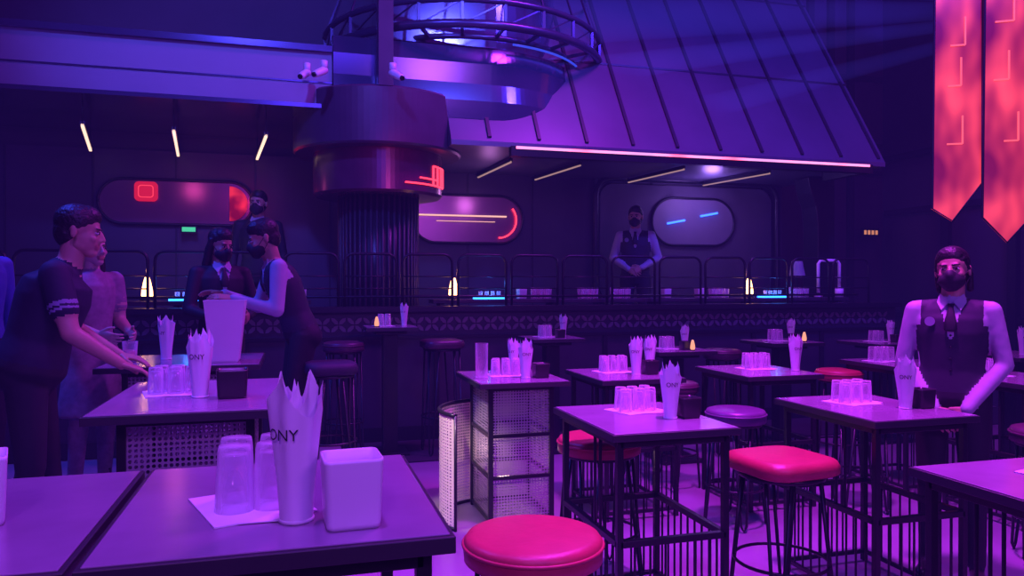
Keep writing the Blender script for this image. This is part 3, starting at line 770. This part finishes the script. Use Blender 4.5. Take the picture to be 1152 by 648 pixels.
    g=MB(); g.ell((0,.024,.047),(.083,.099,.084)); g.ell((0,.052,-.005),(.070,.064,.080))
    if hair=='short':
        g.ell((.008,-.010,.072),(.067,.071,.058))
        for sg in(-1,1): g.capsule((sg*.068,-.01,.04),(sg*.074,.008,.01),.012,.008)
    if hair=='long':
        g.ell((0,.06,-.08),(.085,.055,.14)); g.ell((0,-.012,.078),(.066,.07,.055))
        for sg in(-1,1): g.capsule((sg*.07,.02,.03),(sg*.085,.03,-.17),.026,.03)
    if hair=='tied':
        g.ell((0,.125,.01),(.035,.035,.035)); g.ell((0,-.008,.071),(.069,.070,.056))
        for sg in(-1,1): g.capsule((sg*.062,-.03,.06),(sg*.078,.02,-.02),.011,.012); g.capsule((sg*.077,.03,-.02),(sg*.07,.045,-.10),.014,.018)
    gm_=remesh(g,.006,2,[M_hair],'hair_mesh'); o=place('hair',gm_,parent=root); o.matrix_local=E_
    if mask:
        k=MB(); k.ell((0,-.044,-.058),(.0640,.069,.052)); k.ell((0,-.085,-.036),(.028,.036,.034)); k.ell((0,-.063,-.085),(.043,.043,.032))
        km=remesh(k,.006,3,[M_mask],'mask_mesh'); o=place('face_mask',km,parent=root); o.matrix_local=E_
        k=MB()
        for sg in(-1,1):
            k.cyl((sg*.060,-.045,-.035),(sg*.081,.02,.018),.0022,0,6); k.cyl((sg*.060,-.035,-.085),(sg*.080,.02,-.03),.0022,0,6)
        o=k.obj('mask_straps',[M_mask],parent=root); o.matrix_local=E_
    for sd in('R','L'):
        el,wr=D['el'+sd],D['wr'+sd]; sg=-1 if sd=='R' else 1
        d=(wr-el).normalized(); nrm,thumb=Vector((-sg,0,0)),Vector((0,-1,0))
        if hands and sd in hands: dd,nrm,thumb=hands[sd]; d=Vector(dd) if dd else d; nrm=Vector(nrm); thumb=Vector(thumb)
        q=MB(); hand_parts(q,wr,d,nrm,thumb,curl)
        me=remesh(q,.0042,2,[skin],'hand_mesh'); place('hand_'+('right' if sd=='R' else 'left'),me,parent=root)
    return root
rad=math.radians
P3=C
clasp_hi=dict(elR=(-.255,.03,1.15),elL=(.255,.03,1.15),wrR=(-.075,-.17,1.02),wrL=(.075,-.185,1.035))
hc=dict(R=((.8,-.35,-.35),(0,.9,-.2),(0,0,1)),L=((-.8,-.2,-.35),(0,.9,-.2),(0,0,1)))
person('waiter',(3.90,8.25,.65),rad(-27),1.05,clasp_hi,head=(rad(-8),rad(4),0),hands=hc)
person('waiter',(-.36,8.08,.65),rad(-4),1.06,None,head=(rad(-12),0,0),outfit='suit')
clasp_lo=dict(elR=(-.232,.02,1.125),elL=(.232,.02,1.125),wrR=(-.075,-.13,.90),wrL=(.075,-.145,.91))
hl=dict(R=((.55,-.2,-.75),(0,.9,-.1),(.6,0,.6)),L=((-.55,-.1,-.75),(0,.9,-.1),(-.6,0,.6)))
person('waiter',P3(2.32,3.98,0),rad(-50),1.0,clasp_lo,head=(rad(-4),rad(-3),rad(-4)),hair='tied',hands=hl,slim=.95)
JM=dict(pel=(0,.03,.93),wst=(0,-.01,1.07),che=(0,-.07,1.26),nek=(0,-.13,1.42),hed=(0,-.18,1.575),
  shR=(-.190,-.10,1.37),elR=(-.26,-.17,1.105),wrR=(-.22,-.37,.955),shL=(.190,-.10,1.37),elL=(.26,-.12,1.10),wrL=(.22,-.33,.96),
  hiR=(-.09,.03,.90),hiL=(.09,.03,.90),knR=(-.10,.01,.49),knL=(.10,-.02,.49),anL=(.12,-.06,.085),anR=(-.11,.06,.085))
person('man',P3(-2.17,3.45,RZ),rad(97),.975,JM,head=(rad(-5),rad(8),0),outfit='polo',mask=False,fat=1.32,
  hands=dict(R=((.1,-.9,-.35),(0,-.2,-1),(1,0,0)),L=((-.2,-.9,-.2),(0,0,-1),(-1,0,0))),curl=.2)
person('woman',P3(-2.66,4.78,RZ),rad(50),.94,dict(elR=(-.2,-.02,1.12),wrR=(-.12,-.22,1.05),elL=(.2,-.02,1.12),wrL=(.12,-.22,1.05)),outfit='dress',hair='long',mask=False,skin=M_skinl)
person('man',P3(-3.02,4.25,RZ),rad(60),1.0,None,outfit='blue',mask=True)
JB=dict(pel=(0,.05,.93),wst=(0,.0,1.06),che=(0,-.07,1.25),nek=(0,-.13,1.41),hed=(0,-.20,1.555),
  shR=(-.18,-.12,1.36),elR=(-.24,-.2,1.10),wrR=(-.11,-.43,1.19),shL=(.18,-.12,1.36),elL=(.25,-.14,1.09),wrL=(.17,-.39,1.16),
  hiR=(-.09,.05,.90),hiL=(.09,.05,.90),anL=(.12,.0,.085),anR=(-.11,.08,.085))
person('waiter',P3(-1.50,5.2,RZ),rad(-82),1.03,JB,head=(0,rad(20),0),hair='short',
  hands=dict(R=((0,-1,.15),(.3,0,-1),(.4,0,.9)),L=((-.1,-1,.2),(-.4,0,-1),(-.6,0,.8))),curl=.22)
person('waiter',P3(-2.16,5.6,RZ),rad(20),.98,dict(elL=(.24,-.05,1.13),wrL=(.13,-.25,1.08),elR=(-.24,-.05,1.13),wrR=(-.13,-.25,1.08)),head=(rad(20),rad(14),0),hair='long',outfit='suit')

# ------------------------------------------------------------------ lights
def area(nm,loc,tgt,size,col,e,shape='DISK'):
    l=bpy.data.lights.new(nm,'AREA'); l.shape=shape; l.size=size; l.color=col; l.energy=e
    o=bpy.data.objects.new(nm,l); COL.objects.link(o); o.location=loc
    o.rotation_euler=(Vector(tgt)-Vector(loc)).to_track_quat('-Z','Y').to_euler(); return o
def spot(nm,loc,tgt,ang,col,e,blend=.6,r=.15):
    l=bpy.data.lights.new(nm,'SPOT'); l.spot_size=rad(ang); l.spot_blend=blend; l.color=col; l.energy=e; l.shadow_soft_size=r
    o=bpy.data.objects.new(nm,l); COL.objects.link(o); o.location=loc
    o.rotation_euler=(Vector(tgt)-Vector(loc)).to_track_quat('-Z','Y').to_euler(); return o
def pl(nm,loc,col,e,r=.05):
    l=bpy.data.lights.new(nm,'POINT'); l.color=col; l.energy=e; l.shadow_soft_size=r
    o=bpy.data.objects.new(nm,l); COL.objects.link(o); o.location=loc
spot('magenta_wash_light',C(1.4,3.3,6.8),C(1.2,3.9,0),58,(.70,.035,.95),3400,.95,.25)
spot('violet_table_spot',C(-.5,1.2,6.0),C(-.7,2.2,1),60,(.34,.05,1),900,.9,.2)
spot('front_pink_spot',C(-.2,-1.8,3.6),C(-.5,1.6,1.2),46,(.68,.15,.95),150,.9,.2)  # added spot behind the camera to brighten the near napkins
spot('blue_wash_light',C(-4.0,4.0,5.5),C(-2.0,4.6,1.2),75,(.04,.06,1),900,.8,.25)
area('back_magenta_light',C(1.8,6.2,6.4),C(1.0,3.6,.9),1.2,(.62,.04,1),300)  # added out of view to give the table tops a sheen
area('stage_wash_light',C(1.5,-2.5,5.0),C(1.2,8,2.8),3.0,(.13,.05,1),130)
area('stage_pink_light',C(3.5,-1.5,3.5),C(2.0,5,1.2),1.2,(.60,.12,1),65)
spot('blue_spot_light',C(4.6,4.5,6.8),C(3.0,9.5,4.6),80,(.09,.04,1),1300)
spot('violet_spot_light',C(-1.5,2.5,6.0),C(-2.4,8.2,3.9),55,(.11,.09,1),900)
spot('drum_spot_light',C(1.5,3.5,5.6),C(-.2,8.2,3.7),30,(.12,.12,1),650)
spot('red_drum_spot',C(.4,4.2,2.6),C(-1.25,7.6,2.72),13,(1,.03,.12),100,1.0)
pl('alcove_light',(5.2,8.7,2.7),(.42,.2,1),14,.1); pl('bar_light',(2.2,8.6,2.6),(.6,.2,.7),4,.1); pl('bar_left_light',(-1.2,8.5,2.7),(.8,.1,.4),2.5,.1)
pl('red_glow_light',(-.6,8.95,2.5),(1,.02,.04),2.2,.05)  # added point light, reddens the area beside the window end
for q in(-.172,.205,.66): pl('candle_light',(q*7.72,7.60,1.66),(1,.4,.2),1.2,.03)
for q in(-.125,.255,.70): pl('tray_light',(q*7.72,7.62,1.5),(.05,.2,1),1.2,.03)
spot('gold_partition_spot',C(-1.3,3.7,2.6),C(-.36,4.95,.4),18,(1,.72,.6),420,.5,.03)
pl('mesh_base_fill',C(-.06,5.08,.35),(1,.6,.6),2.5,.04)  # added light inside the table base to make its mesh glow

b=MB(); b.box((1.75,2.65,4.0),(13.2,13.2,7.9)); b.obj('haze_glow',[volmat('haze_glow',(.12,.03,.8),.0055)])  # self-glowing volume in place of light scattered by haze
def beam(o,t,r,st,col=(.08,.06,1)):  # light shafts made as self-glowing cone volumes
    o=Vector(o);t=Vector(t); t=o+(t-o)*1.3; b=MB(); b.cyl(o,t,.03,0,24,r*1.3); b.obj('light_beam',[volmat('beam',col,st)])
src=Vector((8.3,6.2,4.55))
for t,r,st in(((3.2,8.1,6.0),.34,.22),((3.3,8.0,5.2),.16,.4),((3.4,8.1,4.6),.26,.25),((3.9,8.0,4.1),.14,.35),((4.6,7.9,3.6),.14,.25)): beam(src,t,r,st)

W=bpy.data.worlds.new('World'); S.world=W; W.use_nodes=True; nt=W.node_tree
nt.nodes['Background'].inputs[0].default_value=(.02,.01,.05,1); nt.nodes['Background'].inputs[1].default_value=.3
cam=bpy.data.cameras.new('camera'); cam.lens=26.56; cam.sensor_width=36; cam.clip_start=.05
co=bpy.data.objects.new('camera',cam); COL.objects.link(co); co.location=(0,0,1.54)
co.rotation_euler=(rad(90-.27),0,-YAW); S.camera=co
